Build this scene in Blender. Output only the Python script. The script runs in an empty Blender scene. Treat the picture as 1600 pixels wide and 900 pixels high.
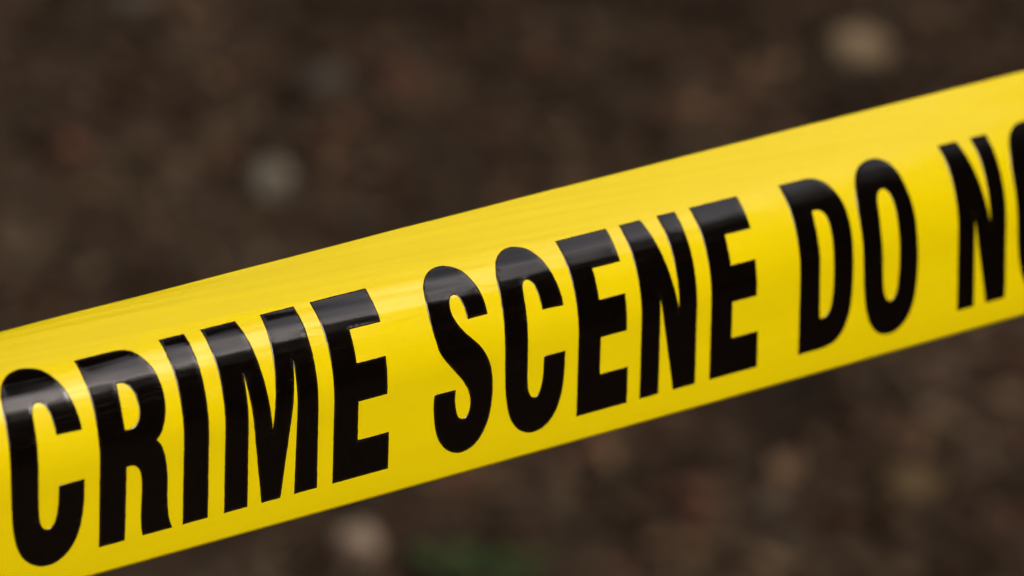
import bpy, bmesh, math, random
import numpy as np
from mathutils import Vector, noise, Matrix
from mathutils.geometry import delaunay_2d_cdt

random.seed(7)
rng = np.random.default_rng(7)
S = bpy.context.scene
COL = S.collection
R = math.radians

# ------------------------------------------------------------------ camera
CAM_H, PITCH = 1.8, R(20)
cam_data = bpy.data.cameras.new("camera")
cam = bpy.data.objects.new("camera", cam_data)
COL.objects.link(cam)
cam.location = (0, 0, CAM_H)
cam.rotation_euler = (R(90) - PITCH, 0, 0)
cam_data.sensor_width = 36
cam_data.lens = 36 * 5500 / 1600
cam_data.clip_start, cam_data.clip_end = 0.05, 500
cam_data.dof.use_dof = True
cam_data.dof.focus_distance = 0.912
cam_data.dof.aperture_fstop = 9.8
cam_data.dof.aperture_blades = 0
S.camera = cam

# ------------------------------------------------------------------ light: overcast
SUN_EL, SUN_AZ = 38, 132            # azimuth to the right of the view direction (+Y)
world = bpy.data.worlds.new("World")
S.world = world
world.use_nodes = True
wn = world.node_tree
bg = wn.nodes["Background"]
sky = wn.nodes.new("ShaderNodeTexSky")
sky.sky_type = 'NISHITA'
sky.sun_disc = False
sky.sun_elevation = R(SUN_EL)
sky.sun_rotation = R(SUN_AZ)
sky.air_density = 0.35
sky.dust_density = 10.0
sky.ozone_density = 1.0
wn.links.new(sky.outputs[0], bg.inputs[0])
bg.inputs[1].default_value = 0.15
sl = bpy.data.lights.new("sun", 'SUN')
sun = bpy.data.objects.new("sun", sl)
COL.objects.link(sun)
sl.energy = 0.5
sl.angle = R(30)
sl.color = (1.0, 0.96, 0.9)
sd = Vector((math.sin(R(SUN_AZ)) * math.cos(R(SUN_EL)), math.cos(R(SUN_AZ)) * math.cos(R(SUN_EL)), math.sin(R(SUN_EL))))
sun.rotation_euler = sd.to_track_quat('Z', 'Y').to_euler()
sun.location = sd * 20

S.view_settings.view_transform = 'Standard'
S.view_settings.look = 'None'
S.view_settings.gamma = 1
S.view_settings.exposure = 0.47
S.cycles.use_denoising = True
S.cycles.max_bounces = 6

# ------------------------------------------------------------------ helpers
def tag(o, label=None, cat=None, group=None, kind=None):
    if label: o['label'] = label
    if cat: o['category'] = cat
    if group: o['group'] = group
    if kind: o['kind'] = kind
    return o

def link_mesh(name, verts, faces, mat=None, parent=None, smooth=True, tint=None):
    me = bpy.data.meshes.new(name)
    me.from_pydata([tuple(v) for v in verts], [], [tuple(f) for f in faces])
    if mat: me.materials.append(mat)
    if smooth: me.polygons.foreach_set('use_smooth', [True] * len(me.polygons))
    if tint is not None:
        a = me.color_attributes.new('tint', 'FLOAT_COLOR', 'POINT')
        t = np.ones((len(verts), 4), dtype=np.float32); t[:, :3] = tint
        a.data.foreach_set('color', t.ravel())
    me.update()
    o = bpy.data.objects.new(name, me)
    COL.objects.link(o)
    o.parent = parent
    return o

def material(name, color=(.5, .5, .5), rough=.6, spec=.5):
    m = bpy.data.materials.new(name)
    m.use_nodes = True
    nt = m.node_tree
    b = nt.nodes['Principled BSDF']
    b.inputs['Base Color'].default_value = (*color, 1)
    b.inputs['Roughness'].default_value = rough
    b.inputs['Specular IOR Level'].default_value = spec
    return m, nt, b

def noise_node(nt, scale, detail=4, rough=.6, coord='Object', vec_scale=None):
    tc = nt.nodes.new('ShaderNodeTexCoord')
    n = nt.nodes.new('ShaderNodeTexNoise')
    n.inputs['Scale'].default_value = scale
    n.inputs['Detail'].default_value = detail
    n.inputs['Roughness'].default_value = rough
    if vec_scale:
        mp = nt.nodes.new('ShaderNodeMapping')
        mp.inputs['Scale'].default_value = vec_scale
        nt.links.new(tc.outputs[coord], mp.inputs[0]); nt.links.new(mp.outputs[0], n.inputs['Vector'])
    else:
        nt.links.new(tc.outputs[coord], n.inputs['Vector'])
    return n

def ramp(nt, src, stops):
    r = nt.nodes.new('ShaderNodeValToRGB')
    e = r.color_ramp.elements
    while len(e) < len(stops): e.new(.5)
    for k, (p, c) in enumerate(stops):
        e[k].position = p
        e[k].color = (*c, 1) if len(c) == 3 else c
    nt.links.new(src, r.inputs[0])
    return r

def bump(nt, b, src, strength, dist):
    bp = nt.nodes.new('ShaderNodeBump')
    bp.inputs['Strength'].default_value = strength
    bp.inputs['Distance'].default_value = dist
    nt.links.new(src, bp.inputs['Height']); nt.links.new(bp.outputs[0], b.inputs['Normal'])

# ------------------------------------------------------------------ materials
def uv_noise(nt, scale, detail, vs):
    uvn = nt.nodes.new('ShaderNodeUVMap'); uvn.uv_map = 'film'
    mp = nt.nodes.new('ShaderNodeMapping'); mp.inputs['Scale'].default_value = vs
    n = nt.nodes.new('ShaderNodeTexNoise')
    n.inputs['Scale'].default_value = scale; n.inputs['Detail'].default_value = detail
    nt.links.new(uvn.outputs[0], mp.inputs[0]); nt.links.new(mp.outputs[0], n.inputs['Vector'])
    return n

M_TAPE, nt, b = material('yellow_polythene', (.68, .59, .003), .33, 1.0)
n = uv_noise(nt, 3, 5, (1, 4, 1))
rr = ramp(nt, n.outputs[0], [(.3, (.70, .555, .0003)), (.7, (.715, .572, .0004))])
nt.links.new(rr.outputs[0], b.inputs['Base Color'])
n2 = uv_noise(nt, 3, 2, (1, 5, 1))
rg = ramp(nt, n2.outputs[0], [(.3, (.16,) * 3), (.7, (.26,) * 3)])
nt.links.new(rg.outputs[0], b.inputs['Roughness'])
n3 = uv_noise(nt, 260, 3, (1, 1, 1))
bump(nt, b, n3.outputs[0], .10, .00004)

M_INK, nt, b = material('black_ink', (.010, .008, .006), .26, .9)
n = uv_noise(nt, 4, 5, (1, 9, 1))
rg = ramp(nt, n.outputs[0], [(.3, (.05,) * 3), (.7, (.11,) * 3)])
nt.links.new(rg.outputs[0], b.inputs['Roughness'])
n2 = uv_noise(nt, 60, 4, (1, .35, 1))
rr = ramp(nt, n2.outputs[0], [(.35, (.0012, .0008, .0005)), (.7, (.0032, .0016, .0008))])
at = nt.nodes.new('ShaderNodeAttribute'); at.attribute_name = 'tint'      # thinner ink just inside each outline
mx = nt.nodes.new('ShaderNodeMix'); mx.data_type = 'RGBA'
n4 = uv_noise(nt, 30, 3, (1, 1, 1))
mt = nt.nodes.new('ShaderNodeMath'); mt.operation = 'MULTIPLY'
nt.links.new(at.outputs['Fac'], mt.inputs[0]); nt.links.new(n4.outputs[0], mt.inputs[1])
nt.links.new(mt.outputs[0], mx.inputs[0])
nt.links.new(rr.outputs[0], mx.inputs[6]); mx.inputs[7].default_value = (.040, .024, .010, 1)
nt.links.new(mx.outputs[2], b.inputs['Base Color'])
n3 = uv_noise(nt, 220, 3, (1, 1, 1))
bump(nt, b, n3.outputs[0], .15, .00006)

M_SOIL, nt, b = material('damp_soil', (.03, .02, .012), .9, .1)
n = noise_node(nt, 14, 8, .65)
rr = ramp(nt, n.outputs[0], [(.25, (.032, .021, .013)), (.5, (.053, .036, .023)), (.75, (.080, .057, .036))])
nt.links.new(rr.outputs[0], b.inputs['Base Color'])
n2 = noise_node(nt, 160, 6)
bump(nt, b, n2.outputs[0], .8, .004)

def tinted(name, rough):
    m, nt, b = material(name, rough=rough, spec=.12)
    at = nt.nodes.new('ShaderNodeAttribute'); at.attribute_name = 'tint'
    n = noise_node(nt, 90, 5)
    mx = nt.nodes.new('ShaderNodeMix'); mx.data_type = 'RGBA'; mx.blend_type = 'MULTIPLY'
    mx.inputs[0].default_value = 1
    rr = ramp(nt, n.outputs[0], [(.3, (.78, .75, .68)), (.7, (1.56, 1.5, 1.36))])
    nt.links.new(at.outputs['Color'], mx.inputs[6]); nt.links.new(rr.outputs[0], mx.inputs[7])
    nt.links.new(mx.outputs[2], b.inputs['Base Color'])
    bump(nt, b, n.outputs[0], .5, .002)
    return m
M_LITTER = tinted('dead_leaf_and_bark', .7)
M_CLOD = tinted('crumbled_soil', .9)

def stone_mat(name, c):
    m, nt, b = material(name, c, .75, .4)
    n = noise_node(nt, 60, 8, .7)
    rr = ramp(nt, n.outputs[0], [(.3, tuple(.6 * x for x in c)), (.6, c), (.8, tuple(min(1, 1.3 * x) for x in c))])
    nt.links.new(rr.outputs[0], b.inputs['Base Color'])
    bump(nt, b, n.outputs[0], .6, .003)
    return m

# ------------------------------------------------------------------ barricade tape surface
# (u along the tape, v across it, both in tape widths; the film bulges towards the
#  lens along its lower half and folds back along its upper edge)
WID = 0.0762
RX = (-0.018468, -0.601055, -0.216018)
P0 = np.array([-0.618479, 0.758397, 12.035274])
A = np.array([-0.505776, -0.409595, -0.429733, 0.041267, 0.752593, 0.89903])
B = np.array([0.079616, 0.133431, 0.128321, -0.01732, -0.284387, -0.501307])
KAP = 0.005925
def rotm(r):
    r = np.array(r); t = np.linalg.norm(r); k = r / t
    K = np.array([[0, -k[2], k[1]], [k[2], 0, -k[0]], [-k[1], k[0], 0]])
    return np.eye(3) + math.sin(t) * K + (1 - math.cos(t)) * K @ K
RM = rotm(RX)
cp, sp = math.cos(PITCH), math.sin(PITCH)
TO_W = np.array([[1, 0, 0], [0, -sp, cp], [0, -cp, -sp]])     # lens axes -> place axes
D_ = TO_W @ RM[:, 0]; W_ = -TO_W @ RM[:, 1]; N_ = TO_W @ RM[:, 2]
ORG = TO_W @ P0 * WID + np.array([0, 0, CAM_H])
VS = np.linspace(0, 1, 161)
KN = np.linspace(0, 1, 6)
# smooth the knot profile a little so that the film has no creases
def _prof(c):
    y = np.interp(VS, KN, c)
    k = np.hanning(23); k /= k.sum()
    yp = np.concatenate([np.full(11, y[0]) - (y[1] - y[0]) * np.arange(11, 0, -1), y, np.full(11, y[-1]) + (y[-1] - y[-2]) * np.arange(1, 12)])
    return np.convolve(yp, k, 'valid')
PA, PB = _prof(A), _prof(B)

def ripple(u, v):
    """small stretch ripples of the film, in tape widths"""
    o = np.empty(len(u))
    for i in range(len(u)):
        a, c = float(u[i]), float(v[i])
        up = min(1.0, max(0.0, (c - .5) / .18))
        sm = up; up = up * (1 - .65 * min(1, max(0, (a - .6) / 1.2)))
        o[i] = up * .0020 * noise.noise(Vector((a * .55 + 3.1, c * 13 + a * 1.1, 1.7))) \
             + up * .0016 * noise.noise(Vector((a * 1.0, c * 34 + a * 2.0, 9.2))) \
             + up * .0004 * noise.noise(Vector((a * 1.6, c * 85 + a * 5.0, 3.2))) \
             + sm * .0010 * noise.noise(Vector((a * 3.2 + 5, c * 7 - a * 2, 2.2))) \
             + .0009 * noise.noise(Vector((a * .9, c * 5, 4.4)))
    return o

def tape_point(u, v, h=0.0, rip=True):
    u = np.asarray(u, float); v = np.asarray(v, float)
    ub = np.clip(u, -2.2, 4.4)
    ub = np.where(u > 4.4, 4.4, ub)
    out = np.zeros((len(u), 3))
    # quantise u so profiles are integrated once per column
    th = PA[None, :] + PB[None, :] * (ub[:, None] / 4)
    dv = VS[1]
    c = np.concatenate([np.zeros((len(u), 1)), np.cumsum((np.sin(th)[:, 1:] + np.sin(th)[:, :-1]) * .5 * dv, 1)], 1)
    s = np.concatenate([np.zeros((len(u), 1)), np.cumsum((np.cos(th)[:, 1:] + np.cos(th)[:, :-1]) * .5 * dv, 1)], 1)
    f = np.clip(v, 0, 1) / dv; i0 = np.minimum(f.astype(int), 159); fr = f - i0
    idx = np.arange(len(u))
    cc = c[idx, i0] * (1 - fr) + c[idx, i0 + 1] * fr
    ss = s[idx, i0] * (1 - fr) + s[idx, i0 + 1] * fr
    tt = th[idx, i0] * (1 - fr) + th[idx, i0 + 1] * fr
    nrm = -N_[None, :] * np.cos(tt)[:, None] + W_[None, :] * np.sin(tt)[:, None]   # outward, to the viewer
    hh = np.zeros(len(u)) + h
    if rip: hh = hh + ripple(u, v)
    p = u[:, None] * D_ + (cc + KAP * u * u)[:, None] * N_ + ss[:, None] * W_ + hh[:, None] * nrm
    return ORG + p * WID

def set_uv(me, uv):
    l = me.uv_layers.new(name='film')
    vi = np.empty(len(me.loops), dtype=np.int32); me.loops.foreach_get('vertex_index', vi)
    l.data.foreach_set('uv', np.asarray(uv, np.float32)[vi].ravel())


# ------------------------------------------------------------------ ground
def ground_z(x, y):
    z = .02 * noise.noise(Vector((x * .5, y * .5, 0)))
    z += .018 * noise.noise(Vector((x * 3, y * 3, 2.0)))
    z += .010 * noise.noise(Vector((x * 11, y * 11, 5.0)))
    z += .006 * noise.noise(Vector((x * 31, y * 31, 7.0)))
    return z
def axis(lo, hi, fine_lo, fine_hi, fine, grow=1.35):
    a = list(np.arange(fine_lo, fine_hi + 1e-6, fine))
    s = fine
    while a[-1] < hi: s *= grow; a.append(a[-1] + s)
    s = fine
    while a[0] > lo: s *= grow; a.insert(0, a[0] - s)
    return a
xs = axis(-60, 60, -1.8, 1.8, .022); ys = axis(-60, 80, 3.2, 7.8, .022)
gv = [(x, y, ground_z(x, y)) for y in ys for x in xs]
nx = len(xs)
gf = [(j * nx + i, j * nx + i + 1, (j + 1) * nx + i + 1, (j + 1) * nx + i) for j in range(len(ys) - 1) for i in range(nx - 1)]
g = link_mesh('ground', gv, gf, M_SOIL)
tag(g, kind='structure', label='dark damp forest soil far behind the tape')

def patch(x, y):
    # drier and damper areas of the forest floor
    return max(.4, 1.28 + 1.5 * noise.noise(Vector((x * 4.2 + 2, y * 2.2, 11))) + .45 * noise.noise(Vector((x * 8, y * 4.5, 3))))
# crumbled soil and bark chips: nobody could count them
ico = bmesh.new(); bmesh.ops.create_icosphere(ico, subdivisions=1, radius=1)
IV = np.array([v.co[:] for v in ico.verts]); IF = [[v.index for v in f.verts] for f in ico.faces]; ico.free()
V, F_, T_ = [], [], []
def scatter_pt():
    if random.random() < .8: return random.uniform(-1.4, 1.4), random.uniform(3.3, 7.4)
    return random.uniform(-3, 3), random.uniform(2.0, 9.0)
for k in range(14000):
    x, y = scatter_pt()
    r = random.uniform(.004, .011) if random.random() < .85 else random.uniform(.011, .026)
    M = IV * rng.uniform(.7, 1.25, (12, 1)) * np.array([r * random.uniform(.8, 1.5), r, r * random.uniform(.5, .8)])
    a = random.uniform(0, 6.28); ca, sa = math.cos(a), math.sin(a)
    P = np.stack([M[:, 0] * ca - M[:, 1] * sa + x, M[:, 0] * sa + M[:, 1] * ca + y, M[:, 2] + ground_z(x, y) + r * .25], 1)
    o = len(V) * 12
    V.append(P); F_ += [[o + i for i in f] for f in IF]
    t = random.choice([(.042, .028, .018), (.052, .037, .024), (.034, .023, .015), (.062, .045, .031), (.050, .030, .020)])
    T_.append(np.tile(np.array(t) * random.uniform(.75, 1.25) * patch(x, y), (12, 1)))
o = link_mesh('soil_crumbs', np.concatenate(V), F_, M_CLOD, tint=np.concatenate(T_))
tag(o, 'dark brown crumbs of damp soil strewn over the ground', 'soil crumbs', kind='stuff')

# dead leaves: curled blades of 12 faces
def leaf_shape(n=6):
    L = []
    for i in range(n + 1):
        t = i / n
        w = .30 * math.sin(math.pi * min(1, t * .94 + .03)) ** .8 * (1 - .25 * t)
        L.append((t - .5, w))
    return L
LS = leaf_shape()
def leaf_verts(size, curl, cup, wid=1.0, jag=.0):
    P = []
    for i, (t, w) in enumerate(LS):
        z = curl * (t * t) * 1.2
        jj = 1 + random.uniform(-jag, jag)
        P += [(t, -w * wid * jj, z + cup * w), (t, 0, z), (t, w * wid * jj, z + cup * w)]
    return np.array(P) * size
LF = []
for i in range(6):
    a = i * 3
    LF += [(a, a + 3, a + 4, a + 1), (a + 1, a + 4, a + 5, a + 2)]
def euler_m(a, b, c): return np.array(Matrix.Rotation(c, 3, 'Z') @ Matrix.Rotation(b, 3, 'Y') @ Matrix.Rotation(a, 3, 'X'))
V, F_, T_ = [], [], []
leaf_cols = [(.042, .027, .017), (.066, .043, .026), (.028, .019, .013), (.10, .070, .045), (.082, .038, .026), (.052, .041, .028), (.058, .048, .040), (.12, .09, .055)]
leaf_w = [5, 4, 5, 1.6, 2.2, 3, 1.5, .5]
for k in range(7500):
    x, y = scatter_pt()
    s = random.uniform(.018, .065)
    P = leaf_verts(s, random.uniform(-.4, .8), random.uniform(-.3, .9), random.uniform(.6, 1.3), .25)
    P = P @ euler_m(random.gauss(0, .35), random.gauss(0, .3), random.uniform(0, 6.28)).T
    P += np.array([x, y, ground_z(x, y) + .009 + random.uniform(0, .012)])
    o = len(V) * 21
    V.append(P); F_ += [[o + i for i in f] for f in LF]
    t = random.choices(leaf_cols, leaf_w)[0]
    T_.append(np.tile(np.array(t) * random.uniform(.7, 1.25) * patch(x, y), (21, 1)))
o = link_mesh('leaf_litter', np.concatenate(V), F_, M_LITTER, tint=np.concatenate(T_))
tag(o, 'rotting brown leaf litter covering the ground', 'leaf litter', kind='stuff')

# ------------------------------------------------------------------ single stones, leaves, twigs seen as pale blurs
K_ = 1.44
def stone(name, x, y, sx, sy, sz, col, label, cat, group=None, rz=0):
    x, y, sx, sy, sz = [q * K_ for q in (x, y, sx, sy, sz)]
    bm = bmesh.new(); bmesh.ops.create_icosphere(bm, subdivisions=3, radius=1)
    for v in bm.verts:
        d = 1 + .22 * noise.noise(v.co * 1.3 + Vector((x * 9, y * 7, 0))) + .07 * noise.noise(v.co * 4 + Vector((x, y, 3)))
        v.co = v.co * d
        v.co.x *= sx; v.co.y *= sy; v.co.z *= sz
    me = bpy.data.meshes.new(name); bm.to_mesh(me); bm.free()
    me.polygons.foreach_set('use_smooth', [True] * len(me.polygons))
    me.materials.append(stone_mat(name + '_surface', col))
    o = bpy.data.objects.new(name, me); COL.objects.link(o)
    o.location = (x, y, ground_z(x, y) + sz * .72); o.rotation_euler = (0, .1, rz)
    return tag(o, label, cat, group)

def leaf(x, y, size, col, label, wid=1.0, rz=0, tilt=.5, lift=.02, group='fallen leaves lying on the soil', name='fallen_leaf'):
    x, y, size = x * K_, y * K_, size * K_
    P = leaf_verts(size, .25, .35, wid, .08)
    Pt = P.copy(); Pt[:, 2] += .0006
    n = len(P)
    V = np.concatenate([Pt, P]); F = [tuple(f) for f in LF] + [tuple(n + i for i in reversed(f)) for f in LF]
    rim = [i * 3 for i in range(7)] + [i * 3 + 2 for i in range(6, -1, -1)]
    for a, b_ in zip(rim, rim[1:] + rim[:1]): F.append((a, n + a, n + b_, b_))
    o = link_mesh(name, V, F, M_LITTER, tint=np.tile(np.array(col), (2 * n, 1)))
    o.rotation_euler = (tilt, .1, rz); o.location = (x, y, ground_z(x, y) + lift)
    tag(o, label, 'leaf', group)
    pts = [(-.5 * size - .018 * k / 4, .002 * math.sin(k), .25 * .3 * size * (1 + k / 6)) for k in range(5)]
    tube('leaf_stalk', pts, [.0009] * 5, M_LITTER, o, np.array(col) * .7)
    return o

def tube(name, pts, rad, mat, parent=None, col=(.04, .03, .02), n=7):
    V, F = [], []
    pts = [Vector(p) for p in pts]
    for i, p in enumerate(pts):
        d = (pts[min(i + 1, len(pts) - 1)] - pts[max(i - 1, 0)]).normalized()
        a = d.cross(Vector((0, 0, 1)));  a = a.normalized() if a.length > .05 else Vector((1, 0, 0))
        b_ = d.cross(a)
        for k in range(n):
            t = 6.2832 * k / n
            V.append(p + (a * math.cos(t) + b_ * math.sin(t)) * rad[i])
        if i: 
            o = (i - 1) * n
            F += [(o + k, o + (k + 1) % n, o + n + (k + 1) % n, o + n + k) for k in range(n)]
    F += [tuple(range(n - 1, -1, -1)), tuple(range(len(V) - n, len(V)))]
    return link_mesh(name, V, F, mat, parent, tint=np.tile(np.array(col), (len(V), 1)))

stone('stone', -.2699, 3.7305, .025, .025, .026, (.18, .16, .118), 'round grey stone on the soil above the word CRIME, left of the middle', 'stone', 'small stones lying on the soil')
stone('stone', .4332, 4.2477, .044, .034, .030, (.26, .19, .105), 'large tan stone at the upper right, above the word DO', 'stone', 'small stones lying on the soil', .2)
stone('stone', -.1311, 2.7484, .020, .019, .017, (.31, .235, .165), 'small pale pinkish stone under the tape, left of the green seedling', 'stone', 'small stones lying on the soil')
stone('stone', -.2302, 4.1179, .030, .026, .022, (.066, .054, .040), 'dull grey stone at the top, up and right of the round grey one', 'stone', 'small stones lying on the soil', .5)
stone('stone', -.500, 4.49, .036, .026, .020, (.070, .058, .045), 'dull grey stone cut by the top edge of the photo at left', 'stone', 'small stones lying on the soil', .8)
leaf(.3544, 2.8734, .062, (.095, .068, .036), 'dry tan leaf on the soil at the lower right', 1.3, .6)
leaf(-.4696, 4.1308, .062, (.115, .052, .032), 'reddish brown leaf on the soil at the upper left', 1.2, 1.9)
leaf(.2888, 2.8038, .045, (.085, .035, .025), 'dark red leaf near the lower right corner, below the tan one', 1.2, 2.4)
leaf(.0988, 4.3723, .055, (.075, .055, .035), 'dull brown leaf at the top, right of the middle', 1.2, 1.2)
leaf(-.523, 3.5268, .05, (.065, .05, .034), 'faded olive brown leaf at the left edge of the photo', 1.2, .3)
leaf(.1928, 2.9718, .05, (.075, .05, .036), 'brown leaf on the soil just below the tape under the last E', 1.1, 2.8)
def twig(x, y, L, rz, col, label):
    x, y, L = x * K_, y * K_, L * K_
    pts = [(L * (t / 6 - .5), .012 * math.sin(t * 1.1), .004 * math.sin(t * 2)) for t in range(7)]
    o = tube('fallen_twig', pts, [.0035 - .0003 * k for k in range(7)], M_LITTER, None, col)
    o.location = (x, y, ground_z(x, y) + .016); o.rotation_euler = (0, 0, rz)
    tag(o, label, 'twig', 'thin twigs lying on the soil')
    q = tube('side_shoot', [(0, 0, 0), (.015, .02, .004), (.022, .045, .004)], [.002, .0015, .001], M_LITTER, o, col)
twig(-.3847, 4.3395, .16, .5, (.06, .045, .034), 'thin brown twig on the soil at the top left')
twig(.1967, 2.8385, .13, -.35, (.07, .055, .042), 'thin greyish twig on the soil at the lower right')

# green seedling under the tape
M_GREEN, nt, b = material('seedling_leaf_green', (.030, .085, .016), .6, .15)
n = noise_node(nt, 40, 4)
rr = ramp(nt, n.outputs[0], [(.3, (.034, .070, .020)), (.7, (.055, .105, .032))])
nt.links.new(rr.outputs[0], b.inputs['Base Color'])
root = bpy.data.objects.new('seedling', None); COL.objects.link(root)
root.location = (-.0348, 3.886, ground_z(-.0348, 3.886)); root.scale = (1.15,) * 3
tag(root, 'low green seedling growing from the soil below the tape', 'plant')
tube('stem', [(0, 0, -.005), (.002, 0, .01), (0, .002, .022)], [.0022, .0018, .0012], M_GREEN, root)
for k in range(11):
    a = k * 2.4; r = .012 + .004 * k
    c_, s_ = math.cos(a), math.sin(a)
    st = tube('leaf_stalk', [(0, 0, .015), (r * .5 * c_, r * .4 * s_, .022), (r * c_ * 1.1, r * .7 * s_, .018)], [.001, .0009, .0007], M_GREEN, root)
    P = leaf_verts(.034, .15, .25, 1.25)
    P[:, 0] += .017
    P = P @ euler_m(random.uniform(-.2, .2), random.uniform(-.25, .1), a).T + np.array([r * c_ * 1.1, r * .7 * s_, .018])
    link_mesh('leaf', P, LF, M_GREEN, root)

# ------------------------------------------------------------------ the wood around the clearing (mirrored in the glossy film)
V, F_, T_ = [], [], []
def crown(cx, cy, cz, r, n):
    for k in range(n):
        d = Vector((random.gauss(0, 1), random.gauss(0, 1), random.gauss(0, 1))).normalized() * r * random.uniform(.45, 1) ** .6
        d *= 1 + .4 * noise.noise(d * 1.1 + Vector((cx, cy, cz)))
        c = Vector((cx, cy, cz)) + d
        a = Vector((random.gauss(0, 1), random.gauss(0, 1), random.gauss(0, .6))).normalized()
        b_ = a.cross(Vector((random.gauss(0, 1), random.gauss(0, 1), random.gauss(0, 1)))).normalized()
        s = random.uniform(.10, .24)
        o = len(V); V.extend([c - a * s, c + b_ * s * .5, c + a * s, c - b_ * s * .5])
        F_.append((o, o + 1, o + 2, o + 3)); t = random.uniform(.6, 1.3)
        T_.extend([(.035 * t, .055 * t, .018 * t)] * 4)
def trunk(x, y, h, r):
    o = len(V); n = 8
    for z, q in ((-.3, 1.3), (.6, 1), (h * .6, .7), (h, .3)):
        for k in range(n):
            a = k * 6.2832 / n
            V.append(Vector((x + math.cos(a) * r * q + .15 * math.sin(z), y + math.sin(a) * r * q, z))); T_.append((.05, .04, .03))
    for j in range(3):
        F_.extend([(o + j * n + k, o + j * n + (k + 1) % n, o + (j + 1) * n + (k + 1) % n, o + (j + 1) * n + k) for k in range(n)])
def tree_at(az, dist, el):
    a = R(az); x, y = math.sin(a) * dist, math.cos(a) * dist
    top = 1.4 + dist * math.tan(R(el))
    trunk(x, y, top * .8, .12 + top * .012)
    r = min(2.6, top * .33)
    z = max(r * .8, 1.4)
    while z < top - r * .5:
        crown(x + random.uniform(-.6, .6), y + random.uniform(-.6, .6), z, r * random.uniform(.8, 1.1), 420)
        z += r * .8
for az in range(-180, 180, 9):
    a_ = abs(((az - 156 + 180) % 360) - 180)
    if a_ < 31: el = 8
    elif 92 < az < 126: el = 44
    elif 50 < az <= 92: el = 39
    elif 5 < az <= 50: el = 33
    else: el = 44
    tree_at(az + random.uniform(-3, 3), random.uniform(10, 13), el + random.uniform(-3, 3))
for az in range(56, 128, 8):
    tree_at(az + random.uniform(-2, 2), random.uniform(14, 16), 37 + random.uniform(-3, 2))
    tree_at(az + 4, random.uniform(9, 10), 38 + random.uniform(-3, 2))
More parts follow.
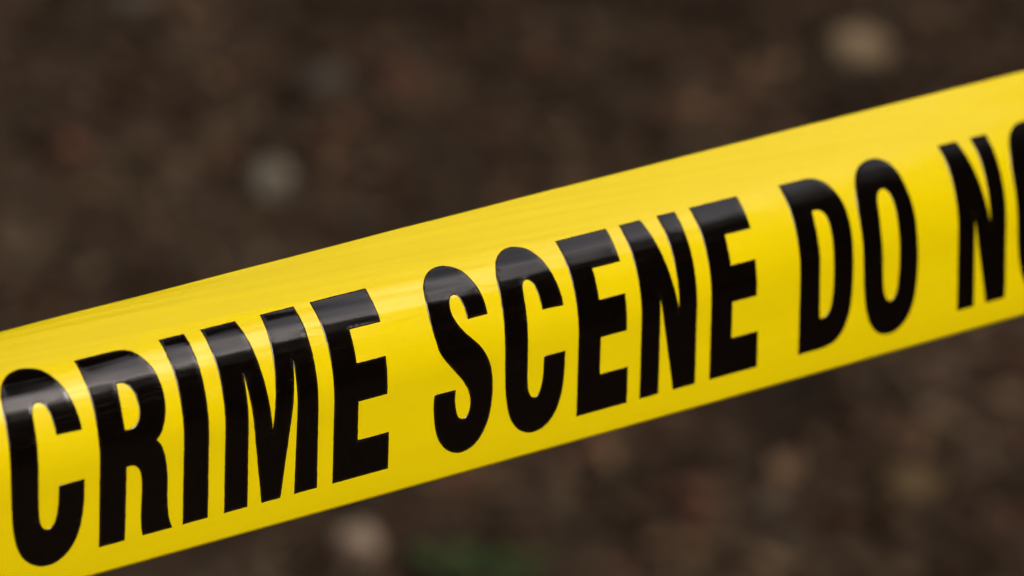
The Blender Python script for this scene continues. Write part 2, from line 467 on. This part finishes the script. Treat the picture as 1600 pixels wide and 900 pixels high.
# unseen overhanging tree, added to dim the film's top and darken its reflections
trunk(-3.6, -1.2, 7.5, .22)
for k in range(64):
    a, q = k * 2.4, 3.3 * math.sqrt((k + .5) / 64)
    crown(math.cos(a) * q, .9 + math.sin(a) * q, 7.3 + random.uniform(-.5, 1.0) + .1 * q, .85 - .08 * q, 560)
wood = link_mesh('surrounding_woodland', V, F_, M_LITTER, smooth=False, tint=np.array(T_))
tag(wood, 'dark green woodland standing unseen round the clearing, with light-blocking canopy added overhead', 'woodland', kind='stuff')
GLYPHS = {
    'C': [[(0.2696, 0.5385), (0.2682, 0.5662), (0.2627, 0.6096), (0.2546, 0.6502), (0.2416, 0.6943), (0.2233, 0.7363), (0.2001, 0.769), (0.168, 0.7841), (0.135, 0.792), (0.099, 0.7853), (0.0705, 0.769), (0.0471, 0.7464), (0.0303, 0.7153), (0.0181, 0.676), (0.0121, 0.6338), (0.0083, 0.5884), (0.0059, 0.5474), (0.0025, 0.498), (0, 0.4472), (0.0004, 0.3886), (0.0028, 0.3281), (0.0058, 0.272), (0.0125, 0.224), (0.0232, 0.1794), (0.0421, 0.1414), (0.0682, 0.113), (0.106, 0.0915), (0.1436, 0.0872), (0.1763, 0.0948), (0.2088, 0.1168), (0.2365, 0.1542), (0.2526, 0.1967), (0.2618, 0.2408), (0.2661, 0.2954), (0.2676, 0.3678), (0.1743, 0.3681), (0.1738, 0.3289), (0.1705, 0.2835), (0.1651, 0.2525), (0.1535, 0.2278), (0.1394, 0.2199), (0.1254, 0.2204), (0.1137, 0.2315), (0.1052, 0.2499), (0.1008, 0.2789), (0.099, 0.3395), (0.0984, 0.4087), (0.1, 0.4746), (0.1021, 0.5165), (0.1049, 0.5577), (0.1064, 0.5991), (0.1093, 0.628), (0.1168, 0.6478), (0.1287, 0.6573), (0.1429, 0.6579), (0.1564, 0.6506), (0.1664, 0.6319), (0.1722, 0.605), (0.1749, 0.5792), (0.1767, 0.5558), (0.1772, 0.5418)]],
    'R': [[(0, 0.769), (0.0581, 0.769), (0.1212, 0.769), (0.154, 0.769), (0.1881, 0.763), (0.2095, 0.7483), (0.2292, 0.7195), (0.247, 0.6836), (0.2569, 0.6405), (0.2612, 0.5961), (0.26, 0.5493), (0.2536, 0.5122), (0.2442, 0.4841), (0.2297, 0.4568), (0.2127, 0.4395), (0.2283, 0.4212), (0.2406, 0.3951), (0.2497, 0.3554), (0.2554, 0.3072), (0.2566, 0.2601), (0.2556, 0.2134), (0.2587, 0.1655), (0.2669, 0.1301), (0.2766, 0.104), (0.165, 0.104), (0.1593, 0.1349), (0.1561, 0.1737), (0.158, 0.2248), (0.1597, 0.2851), (0.1567, 0.3279), (0.149, 0.3532), (0.1319, 0.3692), (0.1149, 0.3722), (0.099, 0.3716), (0.0988, 0.3242), (0.0975, 0.2312), (0.0957, 0.104), (0, 0.104), (0, 0.2334), (0, 0.3258), (0, 0.4186), (0, 0.4718), (0, 0.5228), (0, 0.5734), (0, 0.6327), (0, 0.6869), (0, 0.7364)], [(0.1024, 0.6541), (0.1234, 0.6527), (0.14, 0.6453), (0.1523, 0.625), (0.1611, 0.5972), (0.1638, 0.5626), (0.1598, 0.538), (0.1526, 0.5183), (0.1399, 0.5041), (0.1198, 0.498), (0.0983, 0.4992), (0.0968, 0.5354), (0.0974, 0.5734), (0.099, 0.6156)]],
    'S': [[(0.248, 0.575), (0.2465, 0.6004), (0.2431, 0.6404), (0.2347, 0.6805), (0.2204, 0.714), (0.2025, 0.7477), (0.1815, 0.769), (0.1514, 0.7828), (0.1146, 0.7856), (0.0813, 0.7763), (0.0514, 0.7551), (0.0306, 0.7275), (0.0178, 0.6946), (0.0097, 0.6578), (0.0057, 0.6169), (0.0083, 0.5667), (0.0161, 0.5246), (0.0225, 0.4916), (0.0365, 0.4656), (0.0625, 0.432), (0.096, 0.3933), (0.1307, 0.3515), (0.1513, 0.3152), (0.1588, 0.2844), (0.1586, 0.2506), (0.1509, 0.2257), (0.1345, 0.2127), (0.1179, 0.2132), (0.1038, 0.2248), (0.0948, 0.2511), (0.0899, 0.291), (0.091, 0.3294), (0.0035, 0.3316), (0, 0.3026), (0.0014, 0.2492), (0.0079, 0.1994), (0.0229, 0.1569), (0.0462, 0.1242), (0.0722, 0.104), (0.1007, 0.0884), (0.1341, 0.086), (0.167, 0.0944), (0.1991, 0.1188), (0.2253, 0.1568), (0.2435, 0.2063), (0.2532, 0.2671), (0.2533, 0.3205), (0.2472, 0.3704), (0.2347, 0.4119), (0.2127, 0.45), (0.1974, 0.4718), (0.1624, 0.5069), (0.1338, 0.5356), (0.1128, 0.5672), (0.101, 0.5968), (0.097, 0.625), (0.1046, 0.6513), (0.116, 0.6654), (0.1324, 0.669), (0.1458, 0.6613), (0.1542, 0.6407), (0.1596, 0.6164), (0.1609, 0.5933), (0.1616, 0.575)]],
    'D': [[(0, 0.769), (0.059, 0.769), (0.1007, 0.769), (0.1447, 0.769), (0.1843, 0.7587), (0.2119, 0.7395), (0.2363, 0.7014), (0.2553, 0.6585), (0.2637, 0.6116), (0.2681, 0.5566), (0.2687, 0.4927), (0.2674, 0.4384), (0.2681, 0.3876), (0.2678, 0.3265), (0.2642, 0.271), (0.2554, 0.2218), (0.2367, 0.1745), (0.2088, 0.1341), (0.1706, 0.1112), (0.1252, 0.104), (0.0661, 0.104), (0, 0.104), (0, 0.2655), (0, 0.3664), (0, 0.4668), (0, 0.545), (0, 0.5937), (0, 0.6474), (0, 0.704)], [(0.0959, 0.6439), (0.1115, 0.6469), (0.1364, 0.6436), (0.1542, 0.6301), (0.1662, 0.608), (0.1717, 0.5701), (0.1729, 0.5308), (0.1729, 0.4867), (0.1728, 0.4323), (0.1739, 0.3815), (0.1725, 0.3309), (0.1676, 0.2811), (0.1586, 0.2473), (0.1426, 0.2277), (0.1231, 0.2202), (0.1, 0.2215), (0.098, 0.2957), (0.0955, 0.3977), (0.0976, 0.4721), (0.0963, 0.5066), (0.0948, 0.5653), (0.0943, 0.6094)]],
    'O': [[(0.1742, 0.7853), (0.2083, 0.7757), (0.234, 0.7524), (0.2538, 0.7173), (0.2644, 0.6722), (0.2716, 0.6245), (0.2796, 0.5728), (0.2841, 0.5123), (0.2857, 0.4469), (0.291, 0.369), (0.2907, 0.3175), (0.2856, 0.2514), (0.2731, 0.1919), (0.2509, 0.1446), (0.2189, 0.1094), (0.1795, 0.0889), (0.1253, 0.0864), (0.0829, 0.104), (0.0467, 0.1464), (0.0244, 0.2027), (0.0124, 0.282), (0.0071, 0.3752), (0.0043, 0.4267), (0.0029, 0.5015), (0, 0.571), (0.0069, 0.6342), (0.0229, 0.6878), (0.0466, 0.7319), (0.0825, 0.7645), (0.1248, 0.7823)], [(0.1606, 0.662), (0.181, 0.6467), (0.1894, 0.6148), (0.194, 0.5739), (0.1951, 0.5241), (0.1959, 0.4643), (0.1973, 0.3879), (0.1972, 0.3365), (0.191, 0.2708), (0.1797, 0.232), (0.163, 0.2148), (0.1426, 0.2129), (0.1253, 0.2252), (0.1108, 0.2616), (0.1045, 0.3143), (0.1021, 0.3814), (0.1012, 0.4072), (0.0973, 0.4684), (0.097, 0.5378), (0.1016, 0.5963), (0.1078, 0.6302), (0.1235, 0.6552), (0.1432, 0.6643)]],
    'I': [[(0, 0.769), (0.096, 0.769), (0.096, 0.104), (0, 0.104)]],
    'E': [[(0, 0.769), (0.228, 0.769), (0.228, 0.64), (0.099, 0.64), (0.099, 0.521), (0.219, 0.521), (0.219, 0.386), (0.099, 0.386), (0.099, 0.24), (0.229, 0.24), (0.229, 0.103), (0, 0.103)]],
    'M': [[(0, 0.769), (0.135, 0.769), (0.187, 0.359), (0.235, 0.769), (0.368, 0.769), (0.37, 0.104), (0.279, 0.104), (0.29, 0.6), (0.222, 0.104), (0.148, 0.104), (0.089, 0.6), (0.091, 0.104), (0, 0.104)]],
    'N': [[(0, 0.769), (0.096, 0.769), (0.178, 0.392), (0.178, 0.769), (0.26, 0.769), (0.26, 0.104), (0.158, 0.104), (0.085, 0.495), (0.085, 0.104), (0, 0.104)]],
    'T': [[(0, 0.769), (0.27, 0.769), (0.27, 0.645), (0.184, 0.645), (0.184, 0.104), (0.086, 0.104), (0.086, 0.645), (0, 0.645)]],
}
# ------------------------------------------------------------------ the tape itself
tape = bpy.data.objects.new('barricade_tape', None)
COL.objects.link(tape)
tape.location = ORG
tag(tape, 'yellow plastic barricade tape with bold black lettering stretched across the view', 'tape')
bpy.context.view_layer.update()
OFF = np.array(tape.location)

us = np.arange(-4.5, 7.6, .04); vs = np.concatenate([np.linspace(0, .5, 40, endpoint=False), np.linspace(.5, 1, 111)])
UU, VV = np.meshgrid(us, vs)          # rows v
uf, vf = UU.ravel(), VV.ravel()
front = tape_point(uf, vf) - OFF
back = tape_point(uf, vf, -.0016) - OFF
nu, nv = len(us), len(vs); n0 = nu * nv
F = []
for j in range(nv - 1):
    for i in range(nu - 1):
        a = j * nu + i
        F.append((a, a + 1, a + nu + 1, a + nu)); F.append((n0 + a, n0 + a + nu, n0 + a + nu + 1, n0 + a + 1))
for i in range(nu - 1):
    a = i; F.append((a, n0 + a, n0 + a + 1, a + 1))
    a = (nv - 1) * nu + i; F.append((a + 1, n0 + a + 1, n0 + a, a))
for j in range(nv - 1):
    a = j * nu; F.append((a + nu, n0 + a + nu, n0 + a, a))
    a = j * nu + nu - 1; F.append((a, n0 + a, n0 + a + nu, a + nu))
film = link_mesh('film_strip', np.concatenate([front, back]), F, M_TAPE, tape)
set_uv(film.data, np.tile(np.stack([uf, vf], 1), (2, 1)))

def dense(c, step=.012):
    """resample a contour: corners stay sharp, the rest is a smooth curve"""
    P = np.array(c); n = len(P)
    corner = []
    for i in range(n):
        a = P[i] - P[i - 1]; b_ = P[(i + 1) % n] - P[i]
        la, lb = np.linalg.norm(a), np.linalg.norm(b_)
        ang = math.degrees(math.acos(max(-1, min(1, float(a @ b_) / (la * lb)))))
        corner.append(ang > 42)
    Q = P.copy()
    for i in range(n):
        if not corner[i] and not corner[i - 1] and not corner[(i + 1) % n]:
            Q[i] = .5 * P[i] + .25 * (P[i - 1] + P[(i + 1) % n])
    P = .5 * P + .5 * Q
    out = []
    for i in range(n):
        p0, p1, p2, p3 = P[i - 1], P[i], P[(i + 1) % n], P[(i + 2) % n]
        L = np.linalg.norm(p2 - p1); m = max(2, int(L / step))
        t1 = (p2 - p0) * .5 if not corner[i] else (p2 - p1)
        t2 = (p3 - p1) * .5 if not corner[(i + 1) % n] else (p2 - p1)
        # keep tangents in proportion to this segment
        t1 = t1 / max(1e-6, np.linalg.norm(t1)) * L; t2 = t2 / max(1e-6, np.linalg.norm(t2)) * L
        for k in range(m):
            t = k / m
            h00, h10, h01, h11 = 2*t**3-3*t*t+1, t**3-2*t*t+t, -2*t**3+3*t*t, t**3-t*t
            q = h00 * p1 + h10 * t1 + h01 * p2 + h11 * t2
            out.append(q)
    return np.array(out)

def inside(p, conts):
    w = np.zeros(len(p), int)                 # winding number: folded outlines stay filled
    for c in conts:
        for (x1, y1), (x2, y2) in zip(c, np.roll(c, -1, 0)):
            if y1 == y2: continue
            hit = ((y1 > p[:, 1]) != (y2 > p[:, 1])) & (p[:, 0] < (x2 - x1) * (p[:, 1] - y1) / (y2 - y1) + x1)
            w += hit * (1 if y2 > y1 else -1)
    return w != 0

def seg_dist(p, conts):
    d = np.full(len(p), 9.)
    for c in conts:
        a = c; e = np.roll(c, -1, 0) - c
        for k in range(len(c)):
            w = p - a[k]; t = np.clip((w @ e[k]) / max(1e-12, e[k] @ e[k]), 0, 1)
            d = np.minimum(d, np.hypot(w[:, 0] - t * e[k, 0], w[:, 1] - t * e[k, 1]))
    return d

def glyph_mesh(ch, u0):
    conts = [dense(c) for c in GLYPHS[ch]]
    gr = .0012 + .001 * max(0, u0)           # ink spreads a little on the film
    for k, c in enumerate(conts):
        area = .5 * np.sum(c[:, 0] * np.roll(c[:, 1], -1) - np.roll(c[:, 0], -1) * c[:, 1])
        if (area < 0) == (k > 0): c = c[::-1]  # outline clockwise, holes the other way: left is off the ink
        e = np.roll(c, -1, 0) - c; e /= np.linalg.norm(e, axis=1)[:, None] + 1e-9
        n1 = np.stack([-e[:, 1], e[:, 0]], 1); n0_ = np.roll(n1, 1, 0)
        m = n1 + n0_; m /= np.maximum(.5, (m * n1).sum(1))[:, None]
        conts[k] = c + m * gr
    # a printed edge is never perfectly straight
    conts = [c + np.array([[.0011 * noise.noise(Vector((u0 + q[0] * 40, q[1] * 60, 0))), .0007 * noise.noise(Vector((q[0] * 40, q[1] * 40, 8 + u0)))] for q in c]) for c in conts]
    pts, edges = [], []
    for c in conts:
        o = len(pts); pts += [tuple(q) for q in c]
        edges += [(o + k, o + (k + 1) % len(c)) for k in range(len(c))]
    nb = len(pts)
    ext = []
    for c in conts:
        tg = np.roll(c, -1, 0) - np.roll(c, 1, 0); tg /= np.linalg.norm(tg, axis=1)[:, None] + 1e-9
        nn = np.stack([tg[:, 1], -tg[:, 0]], 1)
        for d in (.0038, .0056, .0075):
            for s in (1, -1):
                ext.append(c + nn * d * s)
    gx = np.arange(.011, .40, .022); gy = np.arange(.08, .80, .012)
    X, Y = np.meshgrid(gx, gy); ext.append(np.stack([X.ravel(), Y.ravel()], 1))
    ext = np.concatenate(ext)
    ext = ext[inside(ext, conts)]
    dd = seg_dist(ext, conts)
    ext = ext[dd > .0030]
    pts += [tuple(q) for q in ext]
    vo, eo, fo, *_ = delaunay_2d_cdt([Vector(q) for q in pts], edges, [], 0, 1e-6)
    vo = np.array([v[:] for v in vo])
    tri = np.array([f for f in fo if len(f) == 3])
    cen = vo[tri].mean(1)
    tri = tri[inside(cen, conts)]
    d = seg_dist(vo, conts)
    h = np.interp(d, [0, .0038, .0075, .02], [.0004, .0008, .0005, .0004])
    # drop a skirt to the film
    from collections import Counter
    cnt = Counter()
    for t in tri:
        for a, b_ in ((t[0], t[1]), (t[1], t[2]), (t[2], t[0])): cnt[(a, b_)] += 1
    rim = [e for e in cnt if (e[1], e[0]) not in cnt]
    used = sorted({i for t in tri for i in t}); mp = {i: k for k, i in enumerate(used)}
    UV = vo[used]; H = h[used]
    top = tape_point(UV[:, 0] + u0, UV[:, 1], H) - OFF
    rv = sorted({i for e in rim for i in e}); rm = {i: len(used) + k for k, i in enumerate(rv)}
    RU = vo[rv]
    low = tape_point(RU[:, 0] + u0, RU[:, 1], -.0002) - OFF
    faces = [tuple(mp[i] for i in t) for t in tri] + [(mp[b_], mp[a], rm[a], rm[b_]) for a, b_ in rim]
    o = link_mesh('printed_letter', np.concatenate([top, low]), faces, M_INK, tape,
                  tint=np.repeat(np.concatenate([np.interp(d[used], [.0038, .0056, .0075], [0, 1, 0]), np.zeros(len(rv))])[:, None], 3, 1))
    uv = np.concatenate([UV, RU]); uv[:, 0] += u0
    set_uv(o.data, uv)
    # keep the skirt crisp
    for p in o.data.polygons[len(tri):]: p.use_smooth = False
    return o

TEXT = [('C', -1.240), ('R', -.915), ('I', -.597), ('M', -.436), ('E', -.001),
        ('S', .418), ('C', .725), ('E', 1.055), ('N', 1.347), ('E', 1.681),
        ('D', 2.123), ('O', 2.445), ('N', 2.962), ('O', 3.288), ('T', 3.605)]
for ch, u0 in TEXT:
    o = glyph_mesh(ch, u0)
    o['label'] = 'bold black capital %s printed on the yellow film' % ch
